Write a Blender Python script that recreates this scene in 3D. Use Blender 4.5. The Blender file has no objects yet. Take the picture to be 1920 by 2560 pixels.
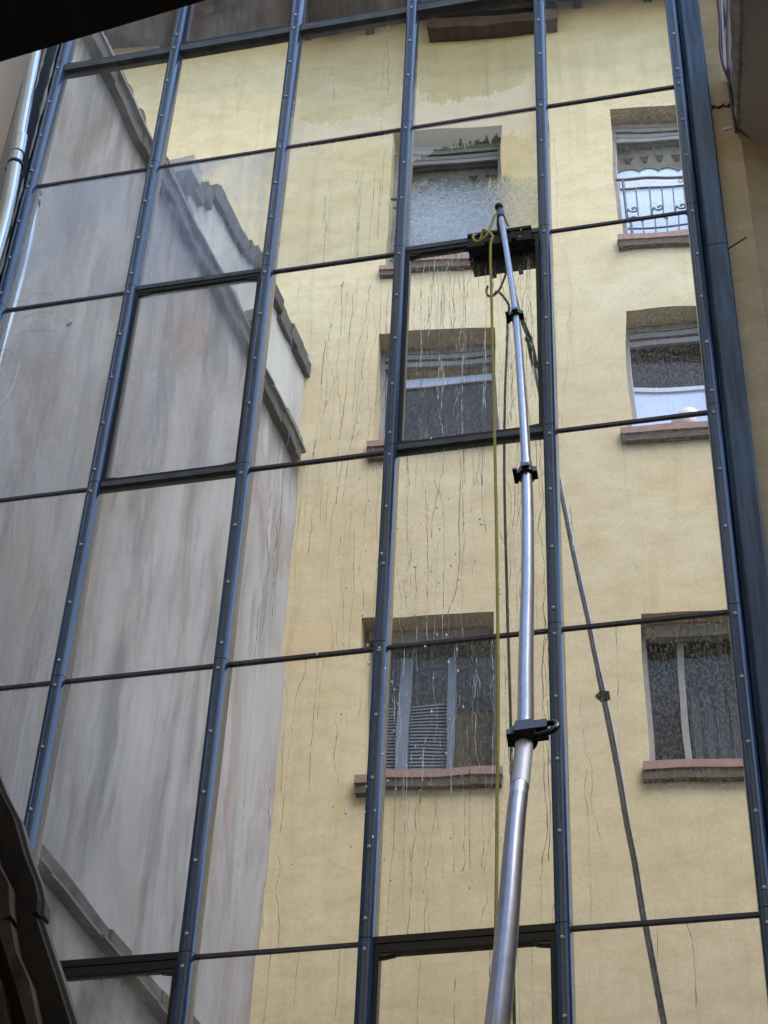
import bpy, bmesh, math, random
from mathutils import Matrix, Vector, noise
R = math.radians
scene = bpy.context.scene
col = scene.collection

# ------------------------------------------------------------------ camera
CAM = Vector((3.2525, -5.4145, 1.6))
cam_d = bpy.data.cameras.new('camera'); cam = bpy.data.objects.new('camera', cam_d); col.objects.link(cam)
m = Matrix(((0.9753832205, 0.2172158946, 0.0380108963), (0.1160335880, -0.6521340496, 0.7491711339), (0.1875200778, -0.7263184126, -0.6612849491))).transposed()
cam.matrix_world = Matrix.Translation(CAM) @ m.to_4x4()
cam_d.sensor_fit = 'VERTICAL'; cam_d.sensor_height = 24; cam_d.sensor_width = 18; cam_d.lens = 45
cam_d.clip_start = 0.05; cam_d.clip_end = 400
scene.camera = cam

# ------------------------------------------------------------------ sky, sun, exposure
SUN_EL, SUN_AZ = 60, 45          # degrees above the horizon; azimuth from +Y towards +X
w = bpy.data.worlds.new('World'); scene.world = w; w.use_nodes = True
nt = w.node_tree; bg = nt.nodes['Background']
sky = nt.nodes.new('ShaderNodeTexSky'); sky.sky_type = 'NISHITA'; sky.sun_disc = False
sky.sun_elevation = R(SUN_EL); sky.sun_rotation = R(SUN_AZ); sky.air_density = 1.0; sky.dust_density = 0.6; sky.ozone_density = 1.0
nt.links.new(sky.outputs[0], bg.inputs[0]); bg.inputs[1].default_value = 0.15
sd = bpy.data.lights.new('sun', 'SUN'); sd.energy = 0.9; sd.angle = R(40); sd.color = (1, 0.99, 0.97)
so = bpy.data.objects.new('sun', sd); col.objects.link(so)
sv = Vector((math.sin(R(SUN_AZ)) * math.cos(R(SUN_EL)), math.cos(R(SUN_AZ)) * math.cos(R(SUN_EL)), math.sin(R(SUN_EL))))
so.rotation_euler = sv.to_track_quat('Z', 'Y').to_euler(); so.location = (2, 3, 30)
vs = scene.view_settings; vs.view_transform = 'Standard'; vs.look = 'None'; vs.gamma = 1; vs.exposure = 1.95; vs.use_curve_mapping = False
scene.cycles.max_bounces = 10; scene.cycles.glossy_bounces = 6; scene.cycles.diffuse_bounces = 5
scene.cycles.caustics_reflective = False

# ------------------------------------------------------------------ materials
def new_mat(name):
    mt = bpy.data.materials.new(name); mt.use_nodes = True
    t = mt.node_tree; return mt, t, t.nodes['Principled BSDF']
def ramp(t, src, stops):
    r = t.nodes.new('ShaderNodeValToRGB'); e = r.color_ramp.elements
    while len(e) < len(stops): e.new(0.5)
    for k, (p, c) in enumerate(stops):
        e[k].position = p; e[k].color = (*c, 1) if not isinstance(c, (int, float)) else (c, c, c, 1)
    t.links.new(src, r.inputs[0]); return r.outputs[0]
def coords(t, scale, kind='Object'):
    tc = t.nodes.new('ShaderNodeTexCoord'); mp = t.nodes.new('ShaderNodeMapping')
    mp.inputs['Scale'].default_value = scale
    t.links.new(tc.outputs[kind], mp.inputs[0]); return mp.outputs[0]
def noise_n(t, scale3, scale=1.0, detail=5, rough=0.55, dist=0.0, kind='Object'):
    n = t.nodes.new('ShaderNodeTexNoise'); n.inputs['Scale'].default_value = scale; n.inputs['Detail'].default_value = detail
    n.inputs['Roughness'].default_value = rough; n.inputs['Distortion'].default_value = dist
    t.links.new(coords(t, scale3, kind), n.inputs['Vector']); return n.outputs[0]
def mixc(t, fac, a, b, mode='MIX'):
    x = t.nodes.new('ShaderNodeMix'); x.data_type = 'RGBA'; x.blend_type = mode
    for i, v in ((0, fac), (6, a), (7, b)):
        if isinstance(v, (int, float)): x.inputs[i].default_value = v
        elif isinstance(v, tuple): x.inputs[i].default_value = (*v, 1)
        else: t.links.new(v, x.inputs[i])
    return x.outputs[2]
def mth(t, op, a, b=None, clamp=False):
    x = t.nodes.new('ShaderNodeMath'); x.operation = op; x.use_clamp = clamp
    for i, v in enumerate((a, b)):
        if v is None: continue
        if isinstance(v, (int, float)): x.inputs[i].default_value = v
        else: t.links.new(v, x.inputs[i])
    return x.outputs[0]
def bump(t, bsdf, h, strength=0.3, dist=0.01):
    b = t.nodes.new('ShaderNodeBump'); b.inputs['Strength'].default_value = strength; b.inputs['Distance'].default_value = dist
    t.links.new(h, b.inputs['Height']); t.links.new(b.outputs[0], bsdf.inputs['Normal'])
def simple(name, c, rough=0.6, metal=0.0, var=0.25, vs=(8, 8, 8), bs=0.0, c2=None, spec=0.5, coat=0.0):
    mt, t, b = new_mat(name)
    c2 = c2 or tuple(x * (1 - var) for x in c)
    f = ramp(t, noise_n(t, vs, 1, 6, 0.6), [(0.35, 0.0), (0.68, 1.0)])
    t.links.new(mixc(t, f, c, c2), b.inputs['Base Color'])
    b.inputs['Roughness'].default_value = rough; b.inputs['Metallic'].default_value = metal
    b.inputs['Specular IOR Level'].default_value = spec; b.inputs['Coat Weight'].default_value = coat
    if bs: bump(t, b, noise_n(t, tuple(x * 5 for x in vs), 1, 6, 0.6), bs, 0.004)
    return mt

def plaster_yellow(name, base, dark, light):
    mt, t, b = new_mat(name)
    big = ramp(t, noise_n(t, (0.55, 0.55, 0.8), 1, 6, 0.6, 0.4), [(0.33, 0.0), (0.7, 1.0)])
    c = mixc(t, big, base, light)
    med = ramp(t, noise_n(t, (3, 3, 5.5), 1, 8, 0.65, 0.3), [(0.42, 0.0), (0.75, 0.6)])
    c = mixc(t, med, c, dark)
    st = ramp(t, noise_n(t, (5, 5, 0.28), 1, 6, 0.65, 0.6), [(0.54, 0.0), (0.78, 0.65)])
    c = mixc(t, st, c, dark)
    fine = ramp(t, noise_n(t, (26, 26, 30), 1, 4, 0.7), [(0.3, 0.9), (0.7, 1.06)])
    c = mixc(t, 1.0, c, fine, 'MULTIPLY')
    spot = ramp(t, noise_n(t, (2.2, 2.2, 3), 1, 8, 0.75, 1.2), [(0.70, 0.0), (0.74, 0.55)])
    c = mixc(t, spot, c, tuple(x * 0.62 for x in dark))
    t.links.new(c, b.inputs['Base Color']); b.inputs['Roughness'].default_value = 0.9; b.inputs['Specular IOR Level'].default_value = 0.2
    bump(t, b, noise_n(t, (45, 45, 45), 1, 5, 0.7), 0.35, 0.006)
    return mt
M = {}
M['yellow'] = plaster_yellow('yellow_plaster', (0.575, 0.455, 0.26), (0.42, 0.315, 0.16), (0.62, 0.525, 0.335))
M['ochre'] = plaster_yellow('ochre_plaster', (0.62, 0.49, 0.30), (0.36, 0.26, 0.15), (0.70, 0.58, 0.41))

def plaster_grey():
    mt, t, b = new_mat('stained_grey_plaster')
    c = mixc(t, ramp(t, noise_n(t, (0.5, 0.5, 0.4), 1, 5, 0.6, 0.3), [(0.35, 0.0), (0.65, 1.0)]), (0.40, 0.38, 0.365), (0.31, 0.29, 0.275))
    br = ramp(t, noise_n(t, (1.5, 1.5, 0.45), 1, 8, 0.68, 0.9), [(0.46, 0.0), (0.66, 0.85)])
    c = mixc(t, br, c, (0.25, 0.185, 0.145))
    f1 = noise_n(t, (3.2, 3.2, 0.45), 1, 9, 0.7, 0.9)
    f2 = noise_n(t, (1.1, 1.1, 0.5), 1, 4, 0.55)
    s = mth(t, 'MULTIPLY', ramp(t, f1, [(0.45, 0.0), (0.62, 1.0)]), ramp(t, f2, [(0.42, 0.0), (0.62, 0.6)]))
    c = mixc(t, s, c, (0.10, 0.10, 0.10))
    tcx = t.nodes.new('ShaderNodeTexCoord'); sxy = t.nodes.new('ShaderNodeSeparateXYZ'); t.links.new(tcx.outputs['Object'], sxy.inputs[0])
    zt = mth(t, 'ADD', mth(t, 'MULTIPLY', mth(t, 'SUBTRACT', sxy.outputs[2], 13.7), 0.55), mth(t, 'MULTIPLY', noise_n(t, (7, 7, 0.5), 1, 7, 0.68), 1.5))
    c = mixc(t, ramp(t, zt, [(0.48, 0.0), (0.85, 0.8)]), c, (0.13, 0.105, 0.085))
    blob = mth(t, 'MULTIPLY', ramp(t, noise_n(t, (2.3, 2.3, 0.33), 1, 9, 0.66, 0.4), [(0.53, 0.0), (0.66, 0.6)]), ramp(t, sxy.outputs[1], [(0.0, 0.25), (1.0, 1.0)]))
    c = mixc(t, blob, c, (0.11, 0.11, 0.115))
    hair = ramp(t, noise_n(t, (22, 22, 0.8), 1, 6, 0.6), [(0.35, 0.96), (0.7, 1.03)])
    c = mixc(t, 1.0, c, hair, 'MULTIPLY')
    t.links.new(c, b.inputs['Base Color']); b.inputs['Roughness'].default_value = 0.92; b.inputs['Specular IOR Level'].default_value = 0.2
    bump(t, b, noise_n(t, (30, 30, 12), 1, 6, 0.7), 0.3, 0.006)
    return mt
M['grey'] = plaster_grey()
M['grey_lower'] = simple('dirty_lower_plaster', (0.30, 0.26, 0.21), 0.95, var=0.7, vs=(2.2, 2.2, 1.3), bs=0.3, c2=(0.07, 0.07, 0.065))
M['moss'] = simple('mossy_dark_stone', (0.035, 0.033, 0.028), 0.95, vs=(9, 9, 9), bs=0.6, c2=(0.10, 0.088, 0.07))
M['tile'] = simple('roof_tile', (0.30, 0.17, 0.12), 0.9, vs=(4, 4, 4), bs=0.5, c2=(0.09, 0.07, 0.06))
M['mortar'] = simple('pale_mortar', (0.42, 0.39, 0.34), 0.95, vs=(9, 9, 9), bs=0.5)
M['soffit_wood'] = simple('brown_soffit_wood', (0.115, 0.062, 0.034), 0.8, vs=(9, 1.2, 9), bs=0.4, c2=(0.045, 0.028, 0.02))
M['dark_wood'] = simple('weathered_dark_wood', (0.030, 0.022, 0.017), 0.9, vs=(14, 2, 14), bs=0.5, c2=(0.012, 0.01, 0.009))
M['white_wall'] = simple('pinkish_white_plaster', (0.78, 0.68, 0.62), 0.9, var=0.18, vs=(3, 3, 1), bs=0.25)
M['soffit_grey'] = simple('grey_brown_render', (0.74, 0.67, 0.61), 0.95, var=0.25, vs=(3, 3, 3), bs=0.2)
M['peeled'] = simple('peeling_white_plaster', (0.55, 0.50, 0.44), 0.95, var=0.5, vs=(22, 22, 9), bs=0.6)
M['rust_dirt'] = simple('rough_rusty_edge', (0.030, 0.018, 0.011), 0.9, vs=(12, 12, 12), bs=0.7, c2=(0.007, 0.006, 0.005))
M['plank'] = simple('rotten_brown_plank', (0.085, 0.055, 0.034), 0.9, vs=(30, 30, 8), bs=0.8, c2=(0.02, 0.014, 0.009))
M['zinc'] = simple('dull_zinc_flashing', (0.13, 0.13, 0.115), 0.6, 0.2, vs=(20, 20, 6), bs=0.15)
M['pave'] = simple('courtyard_paving', (0.12, 0.115, 0.105), 0.9, vs=(2, 2, 2), bs=0.4)
M['concrete'] = simple('concrete', (0.26, 0.25, 0.23), 0.9, vs=(2, 2, 2), bs=0.3)
M['black'] = simple('black_rubber', (0.012, 0.012, 0.014), 0.35, var=0.3)
M['gasket'] = simple('dark_plum_gasket', (0.085, 0.078, 0.115), 0.32, var=0.3, vs=(20, 20, 20))
M['grey_frame'] = simple('dusty_grey_frame', (0.15, 0.16, 0.17), 0.6, var=0.5, vs=(14, 14, 30), bs=0.2)
M['black_plastic'] = simple('black_plastic', (0.009, 0.008, 0.009), 0.30, var=0.2, spec=0.35)
M['bristle'] = simple('wet_black_bristle', (0.008, 0.010, 0.009), 0.5, var=0.3, vs=(80, 80, 80), bs=0.8)
M['alu'] = simple('brushed_aluminium', (0.58, 0.58, 0.61), 0.24, 1.0, var=0.15, vs=(30, 30, 3), bs=0.05)
M['steel'] = simple('galvanised_pipe', (0.74, 0.75, 0.73), 0.27, 1.0, var=0.12, vs=(10, 10, 3), bs=0.04)
M['label_silver'] = simple('silver_sticker', (0.62, 0.60, 0.60), 0.45, 0.3, var=0.1)
M['screw'] = simple('bright_screw', (0.92, 0.94, 0.95), 0.3, 0.0, var=0.05)
M['hose'] = simple('yellow_hose', (0.66, 0.54, 0.08), 0.4, var=0.2)
M['red_cable'] = simple('dark_red_cable', (0.075, 0.015, 0.018), 0.5)
M['grey_cable'] = simple('pale_grey_cable', (0.40, 0.41, 0.46), 0.5)
M['black_cable'] = simple('black_cable', (0.02, 0.018, 0.03), 0.5)
M['white_frame'] = simple('white_pvc', (0.50, 0.52, 0.58), 0.4, var=0.08)
M['slat'] = simple('grey_shutter_slat', (0.23, 0.215, 0.20), 0.55, var=0.25)
M['blue_frame'] = simple('blue_painted_wood', (0.105, 0.145, 0.21), 0.6, var=0.2)
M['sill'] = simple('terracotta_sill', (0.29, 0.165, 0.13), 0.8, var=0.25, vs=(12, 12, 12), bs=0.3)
M['sill_under'] = simple('dark_sill_underside', (0.10, 0.065, 0.045), 0.9, var=0.6, vs=(16, 16, 16), bs=0.4)  # underside block in a darker brown than the sill slab
M['iron'] = simple('dark_iron', (0.035, 0.045, 0.07), 0.5)
M['frosted_and_sky'] = simple('frosted_pane_and_painted_sky', (0.56, 0.66, 0.86), 0.9, var=0.06, vs=(10, 1, 1))  # frosted lower pane, and mirrored sky of the top windows put in as colour
M['curtain_dark'] = simple('olive_grey_valance', (0.15, 0.145, 0.115), 0.95, var=0.4, vs=(12, 4, 3))
M['room'] = simple('dim_room', (0.035, 0.032, 0.03), 0.9)
M['room_yellow'] = simple('dim_yellow_room', (0.10, 0.085, 0.06), 0.9)
M['globe'] = simple('pearl_globe', (0.72, 0.68, 0.60), 0.25, var=0.06)
M['pink_cloth'] = simple('pale_pink_ceramic', (0.62, 0.42, 0.46), 0.4, var=0.1)
M['sealant'] = simple('cracked_pale_sealant', (0.50, 0.45, 0.38), 0.9, var=0.5, vs=(40, 40, 12), bs=0.7)

def blue_paint():
    mt, t, b = new_mat('blue_steel_paint')
    c = mixc(t, ramp(t, noise_n(t, (9, 9, 1.6), 1, 6, 0.6, 1.0, 'Object'), [(0.4, 0.0), (0.62, 1.0)]), (0.030, 0.066, 0.135), (0.048, 0.098, 0.19))
    dr = ramp(t, noise_n(t, (30, 30, 0.8), 1, 5, 0.6, 1.5), [(0.60, 0.0), (0.66, 0.8)])
    c = mixc(t, dr, c, (0.012, 0.022, 0.045))
    ds = ramp(t, noise_n(t, (16, 16, 3), 1, 8, 0.7), [(0.62, 0.0), (0.8, 0.35)])
    c = mixc(t, ds, c, (0.20, 0.22, 0.24))
    t.links.new(c, b.inputs['Base Color'])
    t.links.new(ramp(t, noise_n(t, (12, 12, 2), 1, 5, 0.6), [(0.3, 0.16), (0.7, 0.34)]), b.inputs['Roughness'])
    b.inputs['Specular IOR Level'].default_value = 0.8; b.inputs['Coat Weight'].default_value = 0.4; b.inputs['Coat Roughness'].default_value = 0.10
    return mt
M['blue'] = blue_paint()
M['column_blue'] = simple('column_blue_paint', (0.075, 0.145, 0.265), 0.30, var=0.5, vs=(34, 34, 2.0), c2=(0.016, 0.035, 0.075), spec=0.5)  # lighter than the mullion blue, sky reflections put into the colour
M['old_blue'] = simple('old_dark_teal_paint', (0.012, 0.040, 0.072), 0.45, var=0.6, vs=(10, 10, 4), bs=0.1, c2=(0.03, 0.045, 0.05))

def mirror_glass():
    """reflective solar glass with a film of dust; per pane strengths come from object properties"""
    mt, t, b = new_mat('mirrored_solar_glass')
    out = t.nodes['Material Output']; t.nodes.remove(b)
    def prop(n):
        a = t.nodes.new('ShaderNodeAttribute'); a.attribute_type = 'OBJECT'; a.attribute_name = n; return a.outputs['Fac']
    tc = t.nodes.new('ShaderNodeTexCoord'); sx = t.nodes.new('ShaderNodeSeparateXYZ'); t.links.new(tc.outputs['Generated'], sx.inputs[0])
    geo = t.nodes.new('ShaderNodeNewGeometry')
    def wn(sc, detail=5, rough=0.6, dist=0.0, vtype='noise'):
        mp = t.nodes.new('ShaderNodeMapping'); mp.inputs['Scale'].default_value = sc; t.links.new(geo.outputs['Position'], mp.inputs[0])
        n = t.nodes.new('ShaderNodeTexNoise'); n.inputs['Scale'].default_value = 1; n.inputs['Detail'].default_value = detail
        n.inputs['Roughness'].default_value = rough; n.inputs['Distortion'].default_value = dist
        t.links.new(mp.outputs[0], n.inputs[0]); return n.outputs[0]
    gx, gz = sx.outputs[0], sx.outputs[2]
    streak = ramp(t, wn((34, 1, 1.4), 6, 0.65, 0.4), [(0.3, 0.55), (0.72, 1.0)])
    cloud = ramp(t, wn((2.6, 1, 2.0), 6, 0.62, 0.8), [(0.32, 0.25), (0.72, 1.25)])
    dust = mth(t, 'MULTIPLY', mth(t, 'MULTIPLY', streak, cloud), prop('dust'))
    edge = mth(t, 'MULTIPLY', ramp(t, gz, [(0.0, 1.0), (0.06, 0.15), (0.90, 0.15), (1.0, 1.0)]), mth(t, 'MULTIPLY', prop('dust'), 0.25))
    # ragged boundary between dry film (kept along the edges) and washed glass, only where film > 0
    j = wn((42, 1, 8), 4, 0.7, 0.1)
    j2 = wn((7, 1, 5), 4, 0.6, 0.5)
    ex = mth(t, 'ABSOLUTE', mth(t, 'SUBTRACT', gx, 0.5)); ex = mth(t, 'MULTIPLY', ex, 2.0)
    exr = ramp(t, ex, [(0.55, 0.0), (1.0, 0.42)])
    low = ramp(t, gz, [(0.0, 1.0), (0.22, 0.30), (0.6, 0.0)])
    hig = ramp(t, gz, [(0.62, 0.0), (0.95, 0.9)])
    pf = prop('film_low')
    zz = mixc(t, pf, hig, low)
    fsum = mth(t, 'ADD', mth(t, 'ADD', zz, exr), mth(t, 'ADD', mth(t, 'MULTIPLY', j, 0.75), mth(t, 'MULTIPLY', j2, 0.55)))
    film = mth(t, 'MULTIPLY', ramp(t, mth(t, 'SUBTRACT', fsum, 0.66), [(0.48, 0.0), (0.50, 1.0)]), prop('film'))
    # fine drops: speckle scattering light
    vor = t.nodes.new('ShaderNodeTexVoronoi'); vor.inputs['Scale'].default_value = 1
    mp = t.nodes.new('ShaderNodeMapping'); mp.inputs['Scale'].default_value = (170, 1, 75); t.links.new(geo.outputs['Position'], mp.inputs[0]); t.links.new(mp.outputs[0], vor.inputs['Vector'])
    spk = ramp(t, wn((120, 1, 60), 3, 0.7, 0.6), [(0.50, 0.0), (0.56, 1.0)])
    spk = mth(t, 'MULTIPLY', spk, prop('speckle'))
    wetmask = mth(t, 'MULTIPLY', ramp(t, mth(t, 'ADD', mth(t, 'ADD', gz, mth(t, 'MULTIPLY', gx, 0.12)), mth(t, 'MULTIPLY', wn((16, 1, 9), 5, 0.75), 0.38)), [(0.64, 1.0), (0.76, 0.0)]), prop('wet'))
    froth = mth(t, 'MULTIPLY', wetmask, ramp(t, wn((34, 1, 30), 4, 0.7, 2.2), [(0.36, 0.04), (0.62, 0.60)]))
    tot = mth(t, 'ADD', mth(t, 'ADD', mth(t, 'ADD', dust, edge), froth), mth(t, 'MULTIPLY', film, 0.42), True)
    # normals
    h = mth(t, 'ADD', mth(t, 'MULTIPLY', wn((38, 1, 30), 2, 0.6, 1.6), mth(t, 'MULTIPLY', wetmask, 0.00030)),
            mth(t, 'MULTIPLY', wn((3.0, 1, 2.2), 1, 0.4), 0.0005))
    
    bp = t.nodes.new('ShaderNodeBump'); bp.inputs['Strength'].default_value = 1.0; bp.inputs['Distance'].default_value = 1.0
    t.links.new(h, bp.inputs['Height'])
    gl = t.nodes.new('ShaderNodeBsdfGlossy'); gl.inputs['Roughness'].default_value = 0.0
    wash = mth(t, 'MULTIPLY', mth(t, 'SUBTRACT', 1.0, ramp(t, mth(t, 'SUBTRACT', fsum, 0.66), [(0.48, 0.0), (0.50, 1.0)])), prop('film'))
    t.links.new(mixc(t, wash, (0.96, 0.94, 0.91), (0.66, 0.645, 0.58)), gl.inputs['Color'])
    t.links.new(bp.outputs[0], gl.inputs['Normal'])
    g2 = t.nodes.new('ShaderNodeBsdfGlossy'); g2.inputs['Roughness'].default_value = 0.30; g2.inputs['Color'].default_value = (1.0, 0.99, 0.97, 1)
    df = t.nodes.new('ShaderNodeBsdfDiffuse')
    dc = mixc(t, prop('bluish'), (0.92, 0.88, 0.80), (0.62, 0.74, 0.95)); dc = mixc(t, wetmask, dc, (0.80, 0.90, 1.0)); t.links.new(dc, df.inputs[0])  # blue of the sky light on the dust is mixed into its colour
    mA = t.nodes.new('ShaderNodeMixShader'); t.links.new(spk, mA.inputs[0]); t.links.new(gl.outputs[0], mA.inputs[1]); t.links.new(g2.outputs[0], mA.inputs[2])
    mB = t.nodes.new('ShaderNodeMixShader'); t.links.new(tot, mB.inputs[0]); t.links.new(mA.outputs[0], mB.inputs[1]); t.links.new(df.outputs[0], mB.inputs[2])
    t.links.new(mB.outputs[0], out.inputs[0])
    return mt
M['glass'] = mirror_glass()

def streak_mat(name, c, rough, tr):
    mt, t, b = new_mat(name); out = t.nodes['Material Output']; t.nodes.remove(b)
    g = t.nodes.new('ShaderNodeBsdfGlossy'); g.inputs['Roughness'].default_value = rough; g.inputs['Color'].default_value = (*c, 1)
    tp = t.nodes.new('ShaderNodeBsdfTransparent'); mx = t.nodes.new('ShaderNodeMixShader')
    geo = t.nodes.new('ShaderNodeNewGeometry'); mp = t.nodes.new('ShaderNodeMapping'); mp.inputs['Scale'].default_value = (60, 1, 26); t.links.new(geo.outputs['Position'], mp.inputs[0])
    n = t.nodes.new('ShaderNodeTexNoise'); n.inputs['Scale'].default_value = 1; n.inputs['Detail'].default_value = 4; t.links.new(mp.outputs[0], n.inputs[0])
    t.links.new(ramp(t, n.outputs[0], [(0.38, tr), (0.62, 0.95)]), mx.inputs[0]); t.links.new(tp.outputs[0], mx.inputs[1]); t.links.new(g.outputs[0], mx.inputs[2])
    t.links.new(mx.outputs[0], out.inputs[0]); return mt
M['rivulet_pale'] = streak_mat('pale_water_trail', (0.92, 0.88, 0.78), 0.35, 0.1)
M['rivulet'] = streak_mat('dried_water_trail', (0.40, 0.35, 0.27), 0.22, 0.25)
M['web'] = simple('pale_cobweb_dust', (0.97, 0.97, 0.97), 0.4, 1.0, var=0.05)

def window_glass(name, c, rough=0.05):
    mt, t, b = new_mat(name); b.inputs['Base Color'].default_value = (*c, 1); b.inputs['Roughness'].default_value = rough
    b.inputs['Specular IOR Level'].default_value = 0.25
    f = ramp(t, noise_n(t, (3, 3, 1.2), 1, 5, 0.6), [(0.35, 0.0), (0.7, 1.0)])
    t.links.new(mixc(t, f, c, tuple(x * 0.6 for x in c)), b.inputs['Base Color']); return mt
M['dark_pane'] = window_glass('dark_window_glass', (0.022, 0.021, 0.02), 0.15)
M['drop'] = simple('bright_water_drop', (0.98, 0.98, 1.0), 0.2, 1.0, var=0.02)

# ------------------------------------------------------------------ mesh helpers
class MB:
    def __init__(s): s.bm = bmesh.new()
    def box(s, x0, x1, y0, y1, z0, z1, mtx=None):
        vs_ = [s.bm.verts.new((x, y, z)) for z in (z0, z1) for x, y in ((x0, y0), (x1, y0), (x1, y1), (x0, y1))]
        for f in ((3, 2, 1, 0), (4, 5, 6, 7), (0, 1, 5, 4), (1, 2, 6, 5), (2, 3, 7, 6), (3, 0, 4, 7)):
            s.bm.faces.new([vs_[i] for i in f])
        if mtx is not None:
            for v in vs_: v.co = mtx @ v.co
        return s
    def prism(s, poly, axis, a, b):
        """poly: 2D points; axis 'x','y','z' extrude from a to b"""
        def P(p, h): return {'z': (p[0], p[1], h), 'y': (p[0], h, p[1]), 'x': (h, p[0], p[1])}[axis]
        A = [s.bm.verts.new(P(p, a)) for p in poly]; B = [s.bm.verts.new(P(p, b)) for p in poly]
        n = len(poly)
        s.bm.faces.new(A[::-1]); s.bm.faces.new(B)
        for i in range(n): s.bm.faces.new((A[i], A[(i + 1) % n], B[(i + 1) % n], B[i]))
        return s
    def tube(s, pts, rad, seg=12, cap=True):
        pts = [Vector(p) for p in pts]; rings = []
        n = len(pts); up = None
        for i, p in enumerate(pts):
            tdir = (pts[min(i + 1, n - 1)] - pts[max(i - 1, 0)]).normalized()
            if up is None:
                up = tdir.orthogonal().normalized()
            else:
                up = (up - tdir * up.dot(tdir)); up = up.normalized() if up.length > 1e-6 else tdir.orthogonal().normalized()
            bi = tdir.cross(up); r = rad[i] if isinstance(rad, (list, tuple)) else rad
            rings.append([s.bm.verts.new(p + (up * math.cos(a) + bi * math.sin(a)) * r) for a in [2 * math.pi * k / seg for k in range(seg)]])
        for A, B in zip(rings, rings[1:]):
            for k in range(seg): s.bm.faces.new((A[k], A[(k + 1) % seg], B[(k + 1) % seg], B[k]))
        if cap: s.bm.faces.new(rings[0][::-1]); s.bm.faces.new(rings[-1])
        return s
    def ball(s, c, r, sc=(1, 1, 1), seg=16, rings=10):
        mt = Matrix.Translation(c) @ Matrix.Diagonal((*[r * k for k in sc], 1))
        bmesh.ops.create_uvsphere(s.bm, u_segments=seg, v_segments=rings, radius=1, matrix=mt); return s
    def bevel(s, w, seg=2, ang=40):
        es = [e for e in s.bm.edges if len(e.link_faces) == 2 and e.calc_face_angle(0) > R(ang)]
        bmesh.ops.bevel(s.bm, geom=es, offset=w, segments=seg, affect='EDGES', profile=0.5); return s
    def build(s, name, mat_, parent=None, smooth=None, recalc=True):
        if recalc: bmesh.ops.recalc_face_normals(s.bm, faces=s.bm.faces[:])
        me = bpy.data.meshes.new(name); s.bm.to_mesh(me); s.bm.free()
        me.materials.append(mat_)
        if smooth is not None:
            for p in me.polygons: p.use_smooth = True
            me.set_sharp_from_angle(angle=R(smooth))
        o = bpy.data.objects.new(name, me); col.objects.link(o)
        if parent: o.parent = parent
        return o
def tag(o, label=None, cat=None, group=None, kind=None):
    if label: o['label'] = label
    if cat: o['category'] = cat
    if group: o['group'] = group
    if kind: o['kind'] = kind
    return o
def empty(name, loc=(0, 0, 0), rz=0.0):
    o = bpy.data.objects.new(name, None); col.objects.link(o); o.location = loc; o.rotation_euler = (0, 0, rz); o.empty_display_size = 0.2; return o
def spline(pts, n=8):
    pts = [Vector(p) for p in pts]; out = []
    for i in range(len(pts) - 1):
        p0, p1, p2, p3 = pts[max(i - 1, 0)], pts[i], pts[i + 1], pts[min(i + 2, len(pts) - 1)]
        for k in range(n):
            t_ = k / n
            out.append(0.5 * ((2 * p1) + (p2 - p0) * t_ + (2 * p0 - 5 * p1 + 4 * p2 - p3) * t_ ** 2 + (-p0 + 3 * p1 - 3 * p2 + p3) * t_ ** 3))
    out.append(pts[-1]); return out
rnd = random.Random(7)

# ------------------------------------------------------------------ ground
tag(MB().box(-40, 40, -40, 40, -0.3, 0).build('ground', M['pave']), kind='structure')

# ------------------------------------------------------------------ yellow building (behind the photographer, seen in the glass)
YR = empty('yellow_building', (0, -7.2, 0), -0.1003)
tag(YR, 'yellow rendered building with brown eave mirrored in the right two thirds of the glass', 'building')
WIN = {  # name: (u0, u1, z0, z1)
 'A1': (-0.10, 1.06, 16.40, 18.66), 'B1': (2.27, 3.42, 16.44, 18.80),
 'A2': (-0.12, 1.02, 13.86, 15.47), 'B2': (2.25, 3.42, 13.84, 15.47),
 'A3': (-0.12, 1.02, 10.17, 11.88), 'B3': (2.26, 3.42, 10.17, 11.80)}
DEP = 0.36
def wall_with_holes(u0, u1, z0, z1, holes, dep, back, mat_, parent):
    b = MB()
    us = sorted({u0, u1, *[h[0] for h in holes], *[h[1] for h in holes]}); zs = sorted({z0, z1, *[h[2] for h in holes], *[h[3] for h in holes]})
    vt = {}
    def V(u, w_, z):
        k = (round(u, 5), round(w_, 5), round(z, 5))
        if k not in vt: vt[k] = b.bm.verts.new((u, w_, z))
        return vt[k]
    def ishole(u, z): return any(h[0] < u < h[1] and h[2] < z < h[3] for h in holes)
    for a, c in zip(us, us[1:]):
        for e, g in zip(zs, zs[1:]):
            if ishole((a + c) / 2, (e + g) / 2): continue
            b.bm.faces.new((V(a, 0, e), V(a, 0, g), V(c, 0, g), V(c, 0, e)))
    for h in holes:
        A, C, E, G = h
        for p, q_ in (((A, E), (A, G)), ((A, G), (C, G)), ((C, G), (C, E)), ((C, E), (A, E))):
            b.bm.faces.new((V(p[0], 0, p[1]), V(q_[0], 0, q_[1]), V(q_[0], -dep, q_[1]), V(p[0], -dep, p[1])))
        b.bm.faces.new((V(A, -dep, E), V(A, -dep, G), V(C, -dep, G), V(C, -dep, E)))
    bk = [(u0, back, z0), (u1, back, z0), (u1, back, z1), (u0, back, z1)]
    B = [b.bm.verts.new(p) for p in bk]; b.bm.faces.new(B)
    b.box(u0, u0 + 0.3, back, -0.02, z0, z1)
    b.box(u1 - 0.3, u1, back, -0.02, z0, z1)
    return b.build('wall', mat_, parent, recalc=True)
wall_with_holes(-7, 7, 0, 21.0, list(WIN.values()), DEP, -4, M['yellow'], YR)
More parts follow.
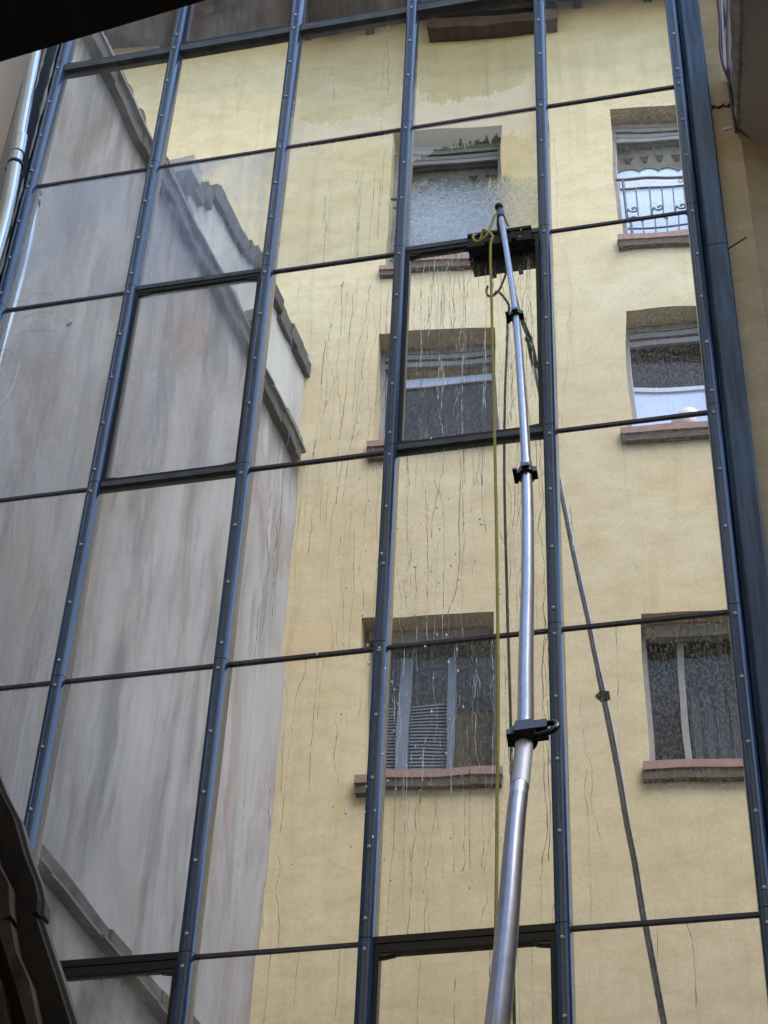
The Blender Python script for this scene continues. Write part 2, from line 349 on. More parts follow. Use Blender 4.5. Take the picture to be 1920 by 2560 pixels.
# eave: planked soffit with rafters, dark gutter board, roof
b = MB(); k = 0; u = -7.0
while u < 7.0:
    b.box(u, u + 0.145, 0.002, 0.85, (20.60 if u < -1.2 else 20.76 if u < 0.1 else 20.90) + 0.004 * (k % 3), 20.95); u += 0.15; k += 1
b.build('soffit', M['soffit_wood'], YR)
for k in range(18):
    zt = 20.60 if k < 7 else 20.76 if k < 9 else 20.90
    MB().box(-6.9 + 0.8 * k, -6.8 + 0.8 * k, 0.002, 0.80, zt - .14, zt - .001).build('rafter', M['dark_wood'], YR)
MB().box(-7, 7, 0.86, 0.95, 20.72, 20.98).build('fascia', M['dark_wood'], YR)
MB().prism([(1.0, 20.96), (1.0, 21.03), (-4.2, 22.0), (-4.2, 21.0)], 'x', -7.2, 7.2).build('roof', M['tile'], YR)
MB().box(0.20, 1.72, 0.0025, 0.20, 20.33, 20.50).bevel(0.01).build('beam', M['soffit_wood'], YR)
MB().box(0.20, 1.72, 0.0025, 0.26, 20.52, 20.755).bevel(0.01).build('beam', M['dark_wood'], YR)

def scroll(cx, cz, r, turns, a0, sgn=1, w_=0.05):
    return [(cx + sgn * r * (1 - k / 26) * math.cos(a0 + turns * 2 * math.pi * k / 24), w_, cz + r * (1 - k / 26) * math.sin(a0 + turns * 2 * math.pi * k / 24)) for k in range(25)]
def make_window(key):
    u0, u1, z0, z1 = WIN[key]; W_ = u1 - u0; y = -DEP
    fm = M['blue_frame'] if key == 'A3' else M['slat'] if key == 'B3' else M['white_frame']
    fr = MB(); e = 0.002
    fr.box(u0 + e, u0 + .055, y + e, y + .07, z0 + .08, z1 - e); fr.box(u1 - .055, u1 - e, y + e, y + .07, z0 + .08, z1 - e)
    fr.box(u0 + .056, u1 - .056, y + e, y + .07, z1 - .06, z1 - e); fr.box(u0 + .056, u1 - .056, y + e, y + .07, z0 + .081, z0 + .125)
    if key == 'A3':
        fr.box(u0 + .30, u0 + .40, y + .02, y + .09, z0 + .126, z1 - .30); fr.box(u0 + .70, u0 + .76, y + .02, y + .09, z0 + .126, z1 - .30)
    elif key == 'B3': fr.box(u0 + .30, u0 + .36, y + .02, y + .09, z0 + .126, z1 - .061)
    win = fr.bevel(0.004, 1).build('window', fm, YR)
    inn0, inn1, b0, b1 = u0 + .056, u1 - .056, z0 + .127, z1 - .062
    MB().box(u0 - .06, u1 + .05, -.30, .075, z0 - .002, z0 + .07).bevel(.006, 1).build('sill', M['sill'], win)
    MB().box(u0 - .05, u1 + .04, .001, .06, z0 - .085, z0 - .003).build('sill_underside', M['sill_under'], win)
    sh = MB()
    for jx in (u0 + .001, u1 - .046): sh.box(jx, jx + .045, -.28, -.22, z0 + .071, z1 - .003)
    if key[1] in '12':
        zz = z1 - .02; n = 4 if key[1] == '1' else 3
        for k in range(n):
            sh.box(u0 + .047, u1 - .047, -.26 + .012 * (k % 2), -.225 + .012 * (k % 2), zz - .062, zz); zz -= .088
        sh.build('roller_shutter', M['slat'], win, recalc=True)
        top = zz + 0.02
    else:
        sh.box(u0 + .047, u1 - .047, -.26, -.19, z1 - .14, z1 - .02)
        sh.build('roller_shutter', M['slat'], win); top = z1 - .14
    g = y + .012
    if key in ('A1', 'B1'):
        zc = top - .33
        MB().box(inn0, inn1, g, g + .006, b0, b1).build('pane', M['frosted_and_sky'], win)  # flat pale blue stands in for sky mirrored in the window
        pts = [(inn0 + .005, top)]; nn = 40
        low = [(inn0 + .005 + (W_ - .122) * k / nn, zc - .03 + .05 * abs(math.sin(k * math.pi / 8)) ** 0.7) for k in range(nn + 1)]
        pts = [(inn0 + .005, b1 - .01)] + low + [(inn1 - .005, b1 - .01)]
        MB().prism(pts, 'y', g + .012, g + .02).build('curtain', M['curtain_dark'], win)
        for k in range(6): MB().prism([(inn0 + .06 + .17 * k, zc + .20), (inn0 + .15 + .17 * k, zc + .20), (inn0 + .12 + .17 * k, zc + .11 - .02 * (k % 2)), (inn0 + .09 + .17 * k, zc + .11)], 'y', g + .021, g + .03).build('curtain_tassel', M['dark_wood'], win)
        MB().box(inn0 + .01, inn1 - .01, g + .012, g + .035, zc - .30, zc - .12).build('painted_lantern_reflection', M['white_frame'], win)  # white bar stands in for a roof lantern mirrored in the glass
        rl = MB(); rz = z0 + .07; h = 1.02
        for k in range(9):
            x = u0 + .09 + k * .122
            rl.tube([(x, .03, rz), (x, .03, rz + h - .14)], .008, 6)
            if k % 2 == 0 and k < 8:
                sx_ = x + .06
                rl.tube(scroll(sx_ + .02, rz + .52, .055, 1.2, math.pi, 1, .035), .010, 5)
                rl.tube(scroll(sx_ + .02, rz + .34, .06, 1.2, 0, -1, .035), .010, 5)
                rl.tube([(sx_ - .035, .035, rz + .52), (sx_ - .06, .035, rz + .44), (sx_ - .04, .035, rz + .34), (sx_ + .02, .035, rz + .26), (sx_ + .07, .035, rz + .22)], .011, 5)
        rl.tube([(u0 + .02, .03, rz + h), (u1 - .02, .03, rz + h)], .016, 8)
        rl.tube([(u0 + .05, .03, rz + h - .15), (u1 - .02, .03, rz + h - .15)], .012, 8)
        rl.tube([(u0 + .05, .03, rz + .12), (u1 - .02, .03, rz + .12)], .010, 8)
        rl.tube([(u0 + .09, .03, rz), (u0 + .09, .03, rz + h)], .014, 8)
        rl.tube(scroll((u0 + u1) / 2 + .1, rz + h - .07, .05, 1.2, 0, 1, .03), .006, 5); rl.tube(scroll((u0 + u1) / 2 + .24, rz + h - .07, .05, 1.2, math.pi, 1, .03), .006, 5)
        rl.build('iron_railing', M['iron'], win, 60)
    elif key == 'B2':
        zc = z0 + (z1 - z0) * .52
        MB().box(inn0, inn1, g, g + .006, zc + .06, b1).build('pane', M['dark_pane'], win)
        MB().box(inn0, inn1, g, g + .006, b0, zc).build('pane', M['frosted_and_sky'], win)
        MB().box(inn0, inn1, g - .005, g + .03, zc + .001, zc + .059).build('cross_rail', M['white_frame'], win)
        tag(win.children[-3], 'dark upper pane'); tag(win.children[-2], 'pale blue lower pane')
    elif key == 'A2':
        MB().box(inn0, inn1, g, g + .006, b0, b1 - .36).build('pane', M['dark_pane'], win)
        MB().box(inn0, inn1, g - .005, g + .03, b1 - .355, b1 - .26).build('cross_rail', M['white_frame'], win)
    elif key == 'A3':
        MB().box(inn0, u0 + .75, g, g + .006, b0, b1).build('pane', M['dark_pane'], win)
        MB().box(u0 + .765, inn1, g, g + .006, b0, b1 - .75).build('pane', M['room_yellow'], win)
        MB().box(u0 + .765, inn1, g, g + .006, b1 - .745, b1).build('pane', M['dark_pane'], win)
        bl = MB()
        for a, c in ((inn0 + .01, u0 + .295), (u0 + .405, u0 + .695)):
            for k in range(26): bl.box(a, c, g + .015, g + .028, b0 + .01 + k * .033, b0 + .026 + k * .033)
        bl.build('louvre_blind', M['blue_frame'], win)
    else:
        MB().box(inn0, inn1, g, g + .006, b0, b1).build('pane', M['dark_pane'], win)
        b_ = MB(); n = 30
        for k in range(n):
            a = u0 + .38 + k * .018; b_.box(a, a + .017, g + .012 + .012 * math.sin(k * 1.1), g + .02 + .012 * math.sin(k * 1.1), b0 + .02, b1 - .45)
        b_.build('curtain', simple('dim_blue_curtain', (0.055, 0.068, 0.09), 0.9, var=.4, vs=(20, 2, 2)), win)
    return win
for key in ('A1', 'B1', 'A2', 'B2', 'A3', 'B3'): make_window(key)
def on_sill(name, build, u, z, label, cat, group=None, w_=-0.06):
    o = build(); o.parent = None
    p = YR.matrix_world @ Vector((0, 0, 0))
    ex = Vector((math.cos(-.1003), math.sin(-.1003), 0)); ew = Vector((math.sin(.1003), math.cos(.1003), 0))
    o.location = Vector((0, -7.2, 0)) + ex * u + ew * w_ + Vector((0, 0, z)); tag(o, label, cat, group); return o
def globe():
    b_ = MB(); b_.ball((0, 0, 0.10), 0.13, (1, 1, .95), 24, 16); b_.tube([(0, 0, 0), (0, 0, .02)], .08, 20); return b_.build('globe_lamp', M['globe'], None, 50)
on_sill('globe', globe, 2.77, 13.912, 'round pearly globe standing on the sill of the middle right mirrored window', 'globe')
def bowl():
    b_ = MB(); prof = [(0.03, 0), (.05, .01), (.075, .045), (.085, .085), (.078, .085), (.06, .04)]
    rings = [[b_.bm.verts.new((r * math.cos(a), r * math.sin(a), z)) for a in [2 * math.pi * k / 20 for k in range(20)]] for r, z in prof]
    for A, B in zip(rings, rings[1:]):
        for k in range(20): b_.bm.faces.new((A[k], A[(k + 1) % 20], B[(k + 1) % 20], B[k]))
    b_.bm.faces.new(rings[0][::-1]); b_.bm.faces.new(rings[-1]); return b_.build('bowl', M['globe'], None, 50)
on_sill('bowl', bowl, .72, 13.932, 'white bowl on the window sill right of the yellow hose, left of the pink bowl', 'bowl', 'bowls on the middle left window sill')
o = on_sill('bowl', bowl, .92, 13.932, 'pink bowl at the right end of the middle left window sill', 'bowl', 'bowls on the middle left window sill'); o.data.materials[0] = M['pink_cloth']

# ------------------------------------------------------------------ grey building on the left (mirrored)
GR = empty('grey_building', (-0.8238, -7.117, 0), math.atan(.082))
tag(GR, 'stained grey rendered building with tiled eave mirrored in the left panes', 'building')
MB().box(-5, 0, -.6, 7.15, 7.56, 13.75).build('wall', M['grey'], GR)
MB().box(-5, -.01, -.6, 7.15, 0, 7.42).build('lower_wall', M['grey_lower'], GR)
b = MB(); t0 = -.6
while t0 < 7.15:
    l = rnd.uniform(.3, .6); b.box(-.2, .05 + rnd.uniform(-.015, .015), t0, min(t0 + l, 7.15) - .006, 7.45 + rnd.uniform(-.01, .01), 7.555); t0 += l
b.build('ledge', M['moss'], GR)
b = MB(); t0 = -.6
while t0 < 7.15:
    l = rnd.uniform(.5, .9)
    b.box(-.2, .065 + rnd.uniform(-.006, .01), t0, min(t0 + l, 7.15) - rnd.uniform(.01, .05), 7.425, 7.447); t0 += l
b.build('flashing', M['zinc'], GR)
# eave course of the lower roof: dark stained band, pale lip, low worn tiles
b = MB(); t0 = .12
while t0 < 7.15:
    l = rnd.uniform(.3, .7); b.box(-.3, .075 + rnd.uniform(-.01, .01), t0, t0 + l - .003, 13.66 + rnd.uniform(-.015, .015), 13.815); t0 += l
b.build('eave_band', M['moss'], GR)
b = MB(); t0 = .05
while t0 < 7.1:
    l = rnd.uniform(.8, 1.3); b.box(-.3, .105 + rnd.uniform(-.008, .008), t0, min(7.15, t0 + l - .012), 13.817 + rnd.uniform(-.004, .004), 13.842); t0 += l
b.build('gutter_lip', M['slat'], GR)
b = MB(); t0 = .1
while t0 < 7.1:
    l = rnd.uniform(.2, .45); b.box(-3, .06 + rnd.uniform(-.03, .02), t0, t0 + l - .004, 13.845, 13.93 + rnd.uniform(-.02, .02)); t0 += l
b.build('roof_edge', M['moss'], GR)
b = MB()
for k in range(16):
    t_ = 3.15 + k * .245 + rnd.uniform(-.02, .02)
    b.tube([(.02 + rnd.uniform(-.03, .02), t_, 13.97 + rnd.uniform(-.01, .02)), (-.6, t_, 14.12), (-2.5, t_, 14.8)], [.085, .08, .08], 10)
b.build('roof_tiles', M['tile'], GR, 45)
# taller part next to the yellow wall, stepped mossy top
prof = [(-.6, 13.8), (-.6, 15.1), (.25, 15.12), (.8, 15.16), (1.05, 15.18), (1.45, 15.02), (1.86, 14.86), (2.1, 14.90), (2.42, 14.86), (2.5, 14.70), (2.66, 14.62), (2.85, 14.40), (2.9, 13.8)]
b = MB(); b.prism([(p[0], p[1] - .16) if 0 < i < len(prof) - 1 else p for i, p in enumerate(prof)], 'x', -1.6, -.02); b.build('upper_wall', simple('pale_cream_render', (0.50, 0.48, 0.44), 0.9, var=.3, vs=(2, 2, .6), bs=.3), GR)
b = MB(); top = prof[1:-1]
for (a, za), (c, zc) in zip(top, top[1:]):
    n = max(1, int((c - a) / .13))
    for k in range(n):
        f0, f1 = k / n, (k + 1) / n; zm = za + (zc - za) * (f0 + f1) / 2 + rnd.uniform(-.015, .02)
        b.box(-1.65, .03 + rnd.uniform(-.01, .015), a + (c - a) * f0 + .001, a + (c - a) * f1 - .001, zm - .20 + rnd.uniform(-.03, .02), zm)
b.build('coping', M['moss'], GR)
MB().box(.0, .16, 1.35, 1.50, 13.98, 14.14).bevel(.01).build('gutter_outlet', M['zinc'], GR)
MB().box(-.5, .12, 2.95, 3.15, 14.2, 14.42).bevel(.01).build('loose_tile', M['mortar'], GR)
tag(MB().box(-5.2, -1.41, -.4, .3, 0, 14.5).build('side_wall', M['white_wall']), 'plain white rendered wall standing left of the downpipe beyond the glass', 'wall')

# ------------------------------------------------------------------ glass facade
FX = [0.0, 0.63, 1.268, 1.875, 2.514, 3.15]
FZ = [0.95, 2.15, 3.42, 4.659, 5.861, 6.846, 8.045, 8.935, 9.904, 11.1, 12.2]   # rows
FR = empty('glass_facade', (0, 0, 0))
tag(FR, 'blue framed mirrored glass facade reflecting the yellow and grey buildings', 'facade')
MB().box(-.14, 3.27, .06, .30, 0, 12.25).build('backing_wall', M['concrete'], FR)
MB().box(-.14, 3.27, -.04, .059, 0, .94).build('plinth', M['concrete'], FR)
MB().box(-.20, 3.30, -.08, .35, 12.21, 12.33).build('coping', M['old_blue'], FR)
UP = MB().box(-6, 9, .36, 9, 0, 16.8).build('shading_block', M['concrete']); tag(UP, 'added unseen grey block behind the mirrored facade, shading the courtyard', 'building')  # unseen block, added so the lower yellow wall gets less sky
tag(MB().box(7.6, 8.0, -7.3, .35, 0, 9).build('shading_wall', M['concrete']), 'added unseen grey wall far to the right, holding back sky light', 'wall')  # unseen wall, added to limit light entering from the right
# mullions: rounded pressed caps with a groove, one piece per storey row
HW = .0270
prof = [(-HW, .0), (-HW, -.018), (-.0260, -.030), (-.0235, -.040), (-.0165, -.0465), (-.0085, -.049), (-.0065, -.0465), (.0065, -.0465), (.0085, -.049), (.0165, -.0465), (.0235, -.040), (.0260, -.030), (HW, -.018), (HW, 0)]
screw_me = None
for ci, x in enumerate(FX):
    b = MB()
    cuts = [0.95] + [z for z in FZ[1:-1]] + [12.2]
    for a, c in zip(cuts, cuts[1:]):
        b.prism([(x + p[0], p[1]) for p in prof], 'z', a + .0015, c - .0015)
    b.box(x - .02, x + .02, -.03, -.001, .96, 12.19)
    mu = b.build('mullion', M['blue'], FR, 25)
    for a, c in zip(FZ, FZ[1:]):
        n = max(2, round((c - a - .1) / .285)); zs = [c - .05 - (c - a - .12) * k / n for k in range(n + 1)]
        for z in zs[:-1] if rnd.random() < .5 else zs:
            if z < 3.9 or z > 11: continue
            if screw_me is None:
                s = MB(); s.ball((0, 0, 0), .0052, (1, .8, 1), 10, 6); s.tube([(0, .004, 0), (0, -.0005, 0)], .0065, 10)
                o = s.build('screw', M['screw'], mu, 60); screw_me = o.data
            else:
                o = bpy.data.objects.new('screw', screw_me); col.objects.link(o); o.parent = mu
            o.location = (x + rnd.uniform(-.0015, .0015), -.0495, z + rnd.uniform(-.008, .008))

SASH = {(1, 5), (3, 5), (1, 2), (3, 2), (1, 8), (3, 8)}       # (column, row) of opening lights
# per pane: tilt about z (radians, + turns reflection to the right), tilt about x, bulge
TILT = {(a, b_): (random.Random(a * 31 + b_ * 7).gauss(0, .0014), random.Random(a * 17 + b_ * 3).gauss(0, .0012), random.Random(a + b_ * 5).uniform(-.0014, .0014), random.Random(a * 9 + b_).uniform(-.0018, .0012)) for a in range(5) for b_ in range(10)}
TILT[(1, 5)] = (.0, -.005, 0, 0)
DUST = {}
def pane_props(c, r):
    d = dict(dust=.15, film=0.0, film_low=0.0, wet=0.0, bluish=0.0, speckle=0.0)
    if c == 0: d.update(dust=.34, bluish=.2)
    if c == 1: d.update(dust=.30, bluish=.2)
    if (c, r) in ((0, 6), (1, 6)): d.update(dust=.75, bluish=.9)
    if (c, r) in ((0, 5), (1, 5)): d.update(dust=.55, bluish=.6)
    if (c, r) == (0, 7): d.update(dust=.22, bluish=.3)
    if (c, r) == (1, 7): d.update(dust=.06)
    if c == 2: d.update(dust=.15)
    if (c, r) == (2, 7): d.update(film=.8, film_low=0.9)
    if (c, r) == (2, 6): d.update(dust=.22, film=.7, film_low=0.5)
    if (c, r) == (3, 7): d.update(dust=.03, film=1.0, film_low=1.0)
    if (c, r) == (3, 6): d.update(dust=.03, film=1.0, film_low=0.0, wet=1.0)
    if (c, r) == (3, 5): d.update(dust=.12, speckle=.13)
    if c == 4: d.update(dust=.12, speckle=.15)
    if (c, r) == (4, 7): d.update(speckle=.05)
    if (c, r) == (3, 4): d.update(speckle=.13)
    if (c, r) == (3, 3): d.update(speckle=.13)
    return d
def pane_fn(c, r, xc, zc, wx, hz):
    tz, tx, bx, bz = TILT.get((c, r), (0, 0, 0, 0))
    ph = c * 1.7 + r * 2.3
    def f(x, z):
        a, g = (x - xc) / wx, (z - zc) / hz          # -0.5 .. 0.5
        y = tz * (x - xc) + tx * (z - zc) + bx * a * a + bz * g * g
        y += .00005 * math.sin(5 * x * 2 + ph) * math.cos(3.2 * z + ph) + .00006 * math.sin(9 * z + 4 * x + ph)
        return y
    return f
def rivulet(b, x, z, z_end, f, wd, wig):
    px_, pz = x, z; L = []; vx = 0; mode = rnd.random() < wig
    while pz > z_end:
        L.append((px_, pz))
        pz -= rnd.uniform(.012, .022)
        if rnd.random() < .06: mode = rnd.random() < wig
        vx = vx * .6 + rnd.gauss(0, .0022 if mode else .0006)
        px_ += vx
    if len(L) < 3: return
    prev = None; n = len(L)
    for i, (a, z_) in enumerate(L):
        w_ = wd * (.55 + .6 * abs(noise.noise((a * 30, z_ * 9, wd * 900)))) * (1 if i < n - 3 else 1.5)
        if i == n - 1 or i == 0: w_ *= .3
        y = f(a, z_) - .0012
        cur = (b.bm.verts.new((a - w_, y, z_)), b.bm.verts.new((a, y - .0009, z_)), b.bm.verts.new((a + w_, y, z_)))
        if prev:
            b.bm.faces.new((prev[0], cur[0], cur[1], prev[1])); b.bm.faces.new((prev[1], cur[1], cur[2], prev[2]))
        prev = cur
    return L[-1]
# (column,row): (count, x-range fraction, top fraction, wiggle, width)
RIV = {(2, 6): (16, .35, 1, .45, .9, .3, .0011), (2, 5): (26, .25, 1, .5, .98, .55, .0013), (2, 4): (24, .12, 1, .9, 1, .5, .0013), (2, 3): (9, .15, 1, .9, 1, .45, .0013),
       (2, 2): (5, .1, 1, .9, 1, .3, .0012), (2, 7): (5, .3, 1, .5, 1, .2, .001),
       (3, 5): (66, .02, .98, .7, 1, .55, .0013), (3, 4): (42, .04, .95, .9, 1, .6, .0013), (3, 3): (34, .02, .97, .9, 1, .6, .0015), (3, 2): (9, .1, .9, .9, 1, .3, .0013),
       (4, 4): (2, .1, .5, .5, 1, .3, .0009), (4, 5): (2, .05, .3, .3, .8, .3, .0009), (4, 3): (3, .1, .4, .9, 1, .45, .0011), (4, 2): (2, .3, .7, .8, 1, .3, .001), (4, 6): (3, .02, .12, .5, .9, .3, .001), (1, 2): (1, .6, .8, .6, .8, .2, .002)}
pane_labels = {}
for c in range(5):
    for r in range(len(FZ) - 1):
        x0, x1, z0, z1 = FX[c], FX[c + 1], FZ[r], FZ[r + 1]
        parent = FR; sash = (c, r) in SASH
        if sash:
            sb = MB(); t_ = .015
            X0, X1, Z0, Z1 = x0 + HW + .001, x1 - HW - .001, z0 + .014, z1 - .014
            tl = .030 if r == 2 else .020
            sb.box(X0, X0 + t_, -.020, .001, Z0, Z1); sb.box(X1 - t_, X1, -.020, .001, Z0, Z1)
            sb.box(X0 + t_, X1 - t_, -.020, .001, Z1 - tl, Z1); sb.box(X0 + t_, X1 - t_, -.020, .001, Z0, Z0 + t_)
            sf = sb.build('opening_sash', M['black'], FR)
            for qx, qz, sx_, sz_ in ((X0 + t_, Z1 - tl, 1, -1), (X1 - t_, Z1 - tl, -1, -1), (X0 + t_, Z0 + t_, 1, 1), (X1 - t_, Z0 + t_, -1, 1)):
                cb = MB(); cb.prism([(qx, qz), (qx + sx_ * .055, qz), (qx + sx_ * .045, qz + sz_ * .006), (qx + sx_ * .012, qz + sz_ * .011), (qx, qz + sz_ * .012)], 'y', -.016, -.004)
                cb.build('corner_bracket', M['gasket'], sf)
            # surrounding fixed rails above and below
            parent = sf
            x0, x1, z0, z1 = X0 + t_ - .002, X1 - t_ + .002, Z0 + t_ - .002, Z1 - tl + .002
        xc, zc, wx, hz = (x0 + x1) / 2, (z0 + z1) / 2, x1 - x0, z1 - z0
        f = pane_fn(c, r, xc, zc, wx, hz)
        b = MB(); NX, NZ = 16, 28; g = 0
        grid = [[b.bm.verts.new((x0 + .001 + (wx - .002) * i / NX, f(x0 + wx * i / NX, z0 + hz * k / NZ) - (.002 if sash else 0), z0 + .001 + (hz - .002) * k / NZ)) for i in range(NX + 1)] for k in range(NZ + 1)]
        for k in range(NZ):
            for i in range(NX): b.bm.faces.new((grid[k][i], grid[k][i + 1], grid[k + 1][i + 1], grid[k + 1][i]))
        p = b.build('glass_pane', M['glass'], parent, 80, recalc=False)
        md = p.modifiers.new('thickness', 'SOLIDIFY'); md.thickness = .006; md.offset = -1; md.use_rim = False
        for kk, vv in pane_props(c, r).items(): p[kk] = float(vv)
        if (c, r) in RIV:
            n, fa, fb, ta, tb, wig, wd = RIV[(c, r)]
            b = MB()
            for k in range(n):
                x = x0 + wx * (fa + (fb - fa) * rnd.random())
                zt = z1 if tb == 1 and rnd.random() < .6 else z0 + hz * rnd.uniform(ta if tb < 1 else .35, tb)
                ln = hz * rnd.choice((.25, .5, .8, 1.2)); ze = max(z0 + .004, zt - ln)
                rivulet(b, min(max(x, x0 + .03), x1 - .03), zt - .004, ze, (lambda a, z_: f(a, z_) - (.002 if sash else 0)), wd * rnd.choice((.45, .6, .8, 1.0, 1.5)), wig)
            tr = tag(b.build('water_trails', M['rivulet'], parent, 80, recalc=False), kind='stuff'); tr.data.materials.append(M['rivulet_pale'])
            for p_ in tr.data.polygons:
                v_ = tr.data.vertices[p_.vertices[0]].co
                if noise.noise((v_.x * 55, 0, v_.z * 3)) > -.05: p_.material_index = 1
# transoms
for r, z in enumerate(FZ[1:-1], 1):
    for c in range(5):
        a, e = FX[c] + HW + .0005, FX[c + 1] - HW - .0005
        b = MB()
        if r == 8:
            b.box(a, e, -.022, .002, z - .006, z + .012); mt_ = M['black']
            MB().box(a, e, -.030, .002, z - .052, z - .0065).bevel(.003, 1).build('transom_rail', M['grey_frame'], FR)
        elif (c, r) in SASH or (c, r - 1) in SASH:
            b.box(a, e, -.024, .002, z - .0125, z + .0125); mt_ = M['grey_frame'] if r > 3 else M['black']
        else:
            b.box(a, e, -.008, .002, z - .0068, z + .0068); mt_ = M['gasket']
        b.bevel(.0025, 1).build('transom', mt_, FR)
# right edge: deep box column, painted blue, with cap seam
b = MB(); b.prism([(3.1805, 0), (3.1805, -.03), (3.186, -.036), (3.192, -.03), (3.192, -.022), (3.198, -.022), (3.198, -.044), (3.202, -.048), (3.274, -.048), (3.279, -.043), (3.279, .058), (3.1805, .058)], 'z', 0, 7.76)
b.prism([(3.1805, 0), (3.1805, -.03), (3.186, -.036), (3.192, -.03), (3.192, -.022), (3.198, -.022), (3.198, -.045), (3.202, -.049), (3.274, -.049), (3.279, -.044), (3.279, .058), (3.1805, .058)], 'z', 7.763, 12.2)
b.build('box_column', M['column_blue'], FR, 30)
# left edge frame with peeling sealant
MB().box(-.108, -.0305, -.040, .058, 0, 12.2).build('side_frame', M['old_blue'], FR)
b = MB()
for xx, z0_, z1_, amp in ((-.037, 8.0, 10.3, .008), (-.104, 8.3, 10.2, .008)):
    z = z0_; prev = None
    while z < z1_:
        n_ = noise.noise((z * 7, xx * 40, 0)); wd = max(.0, amp * (.6 + 1.7 * n_)); xo = xx + .004 * noise.noise((z * 11, 5, xx))
        cur = (b.bm.verts.new((xo - wd, -.0405, z)), b.bm.verts.new((xo, -.0405 - .004 - wd * .4, z)), b.bm.verts.new((xo + wd, -.0405, z)))
        if prev and wd > .0012:
            b.bm.faces.new((prev[0], prev[1], cur[1], cur[0])); b.bm.faces.new((prev[1], prev[2], cur[2], cur[1]))
        prev = cur; z += .012
b.build('sealant', M['sealant'], FR, 60, recalc=False)

# bird dropping and cobweb threads on the left panes
b = MB(); b.ball((.352, -.0045, 7.905), .011, (.8, .35, 1.3), 12, 8); b.ball((.345, -.0045, 7.89), .009, (1, .35, .8), 12, 8)
tag(b.build('bird_dropping', M['screw'], None, 60), 'small white splash stuck on the second left pane under the transom', 'bird dropping')

for ps in ([(.03, 8.10), (.09, 8.105), (.14, 8.135), (.19, 8.13), (.24, 8.115)], [(.10, 7.86), (.16, 7.885), (.24, 7.87), (.30, 7.86)], [(-.0, 7.80), (.06, 7.78), (.12, 7.74), (.15, 7.66), (.14, 7.52), (.10, 7.42), (.04, 7.38)], [(.12, 7.98), (.18, 8.0), (.26, 7.99)], [(.05, 7.15), (.10, 7.13), (.14, 7.05)], [(.06, 7.66), (.10, 7.60), (.16, 7.56)]):
    MB().tube(spline([(x, -.004, z) for x, z in ps], 6), .0007, 5).build('cobweb_thread', M['web'], FR)

# ------------------------------------------------------------------ left wall and downpipe
LW = MB().box(-1.41, -.235, .03, .35, 0, 13.5)
tag(LW.build('white_wall', M['white_wall']), 'pinkish white rendered wall left of the steel downpipe', 'wall')
DP = empty('downpipe', (-.135, -.12, 0)); tag(DP, 'shiny steel downpipe running beside the left edge of the glass', 'downpipe')
def rel(ps, o): return [tuple(Vector(p) - Vector(o)) for p in ps]
pl = [(-.16, -.12, 12.3), (-.125, -.12, 10.6), (-.103, -.12, 9.898), (-.072, -.12, 9.3), (-.035, -.12, 8.70), (-.034, -.12, 8.3), (-.05, -.12, 7.8), (-.08, -.12, 7.0), (-.08, -.12, 0.02)]
pl = [(p[0] - .005, p[1], p[2]) for p in pl]
MB().tube(rel(spline(pl[:3], 4), DP.location), .033, 28).build('pipe_length', M['steel'], DP, 40)
MB().tube(rel(spline(pl[2:], 6), DP.location), .0345, 28).build('pipe_length', M['steel'], DP, 40)
MB().tube(rel([(-.066, -.12, 9.20), (-.058, -.12, 9.06)], DP.location), .0375, 28).build('coupling', M['steel'], DP, 40)
b = MB(); b.tube(rel([(-.054, -.12, 8.985), (-.053, -.12, 8.970)], DP.location), .0385, 28); b.box(-.004 + .03, .02 + .03, .01, .16, 8.97, 8.985)
b.build('pipe_clip', M['black'], DP)
tag(MB().box(-.232, -.1095, .032, .20, 0, 12.2).build('wall_return', simple('pale_grey_render', (0.52, 0.49, 0.45), 0.9, var=.25, vs=(4, 4, 1), bs=.2)), 'pale grey strip of wall directly behind the steel downpipe', 'wall')

# ------------------------------------------------------------------ right: pilaster, passage wall, soffit
PX = 3.378
tag(MB().prism([(3.2805, 7.0 - 7.0), (3.392, 0), (3.392, 8.49), (3.378, 8.53), (3.378, 12.3), (3.2805, 12.3)], 'y', .012, .35).build('yellow_pilaster', M['ochre']), 'narrow yellow rendered strip of wall right of the blue column', 'pilaster')
b = MB()
for k in range(14):
    x = 3.283 + k * .0077; b.box(x, x + .0079, .004 + .003 * (k % 3), .012, 8.745 + .006 * math.sin(k * 1.3) - .004 * (k % 2), 8.757 + .008 * math.sin(k * 1.3 + .5))
b.build('crack_ridge', M['rust_dirt'], bpy.data.objects['yellow_pilaster'])
b = MB()
for k in range(5): b.box(3.318 + .009 * k, 3.325 + .009 * k + .003 * (k % 2), .007, .012, 8.575 + .002 * k, 8.592 + .003 * (k % 3))
b.build('plaster_chips', M['label_silver'], bpy.data.objects['yellow_pilaster'])
az = R(33); dx, dy = math.sin(az), math.cos(az)
b = MB(); b.prism([(3.380, .03), (3.3935 + 3 * dx, .02 + 3 * dy), (3.3935 + 3 * dx + .3, .02 + 3 * dy + .05), (3.3935 + .4, -.02 + .4)], 'z', 0, 8.7)
WR = b.build('passage_wall', M['ochre']); tag(WR, 'shaded olive yellow wall at the right border under the grey soffit', 'wall')
b = MB(); b.prism([(3.379, .0), (3.459, -.652), (3.50, -1.1), (5.2, -1.1), (5.2, 2.6), (3.379 + 2.6 * dx, .0 + 2.6 * dy), (3.40, .02)], 'z', 8.573, 8.95)
SF = b.build('grey_soffit', M['soffit_grey']); tag(SF, 'grey brown underside of a projecting slab at the top right corner', 'soffit')
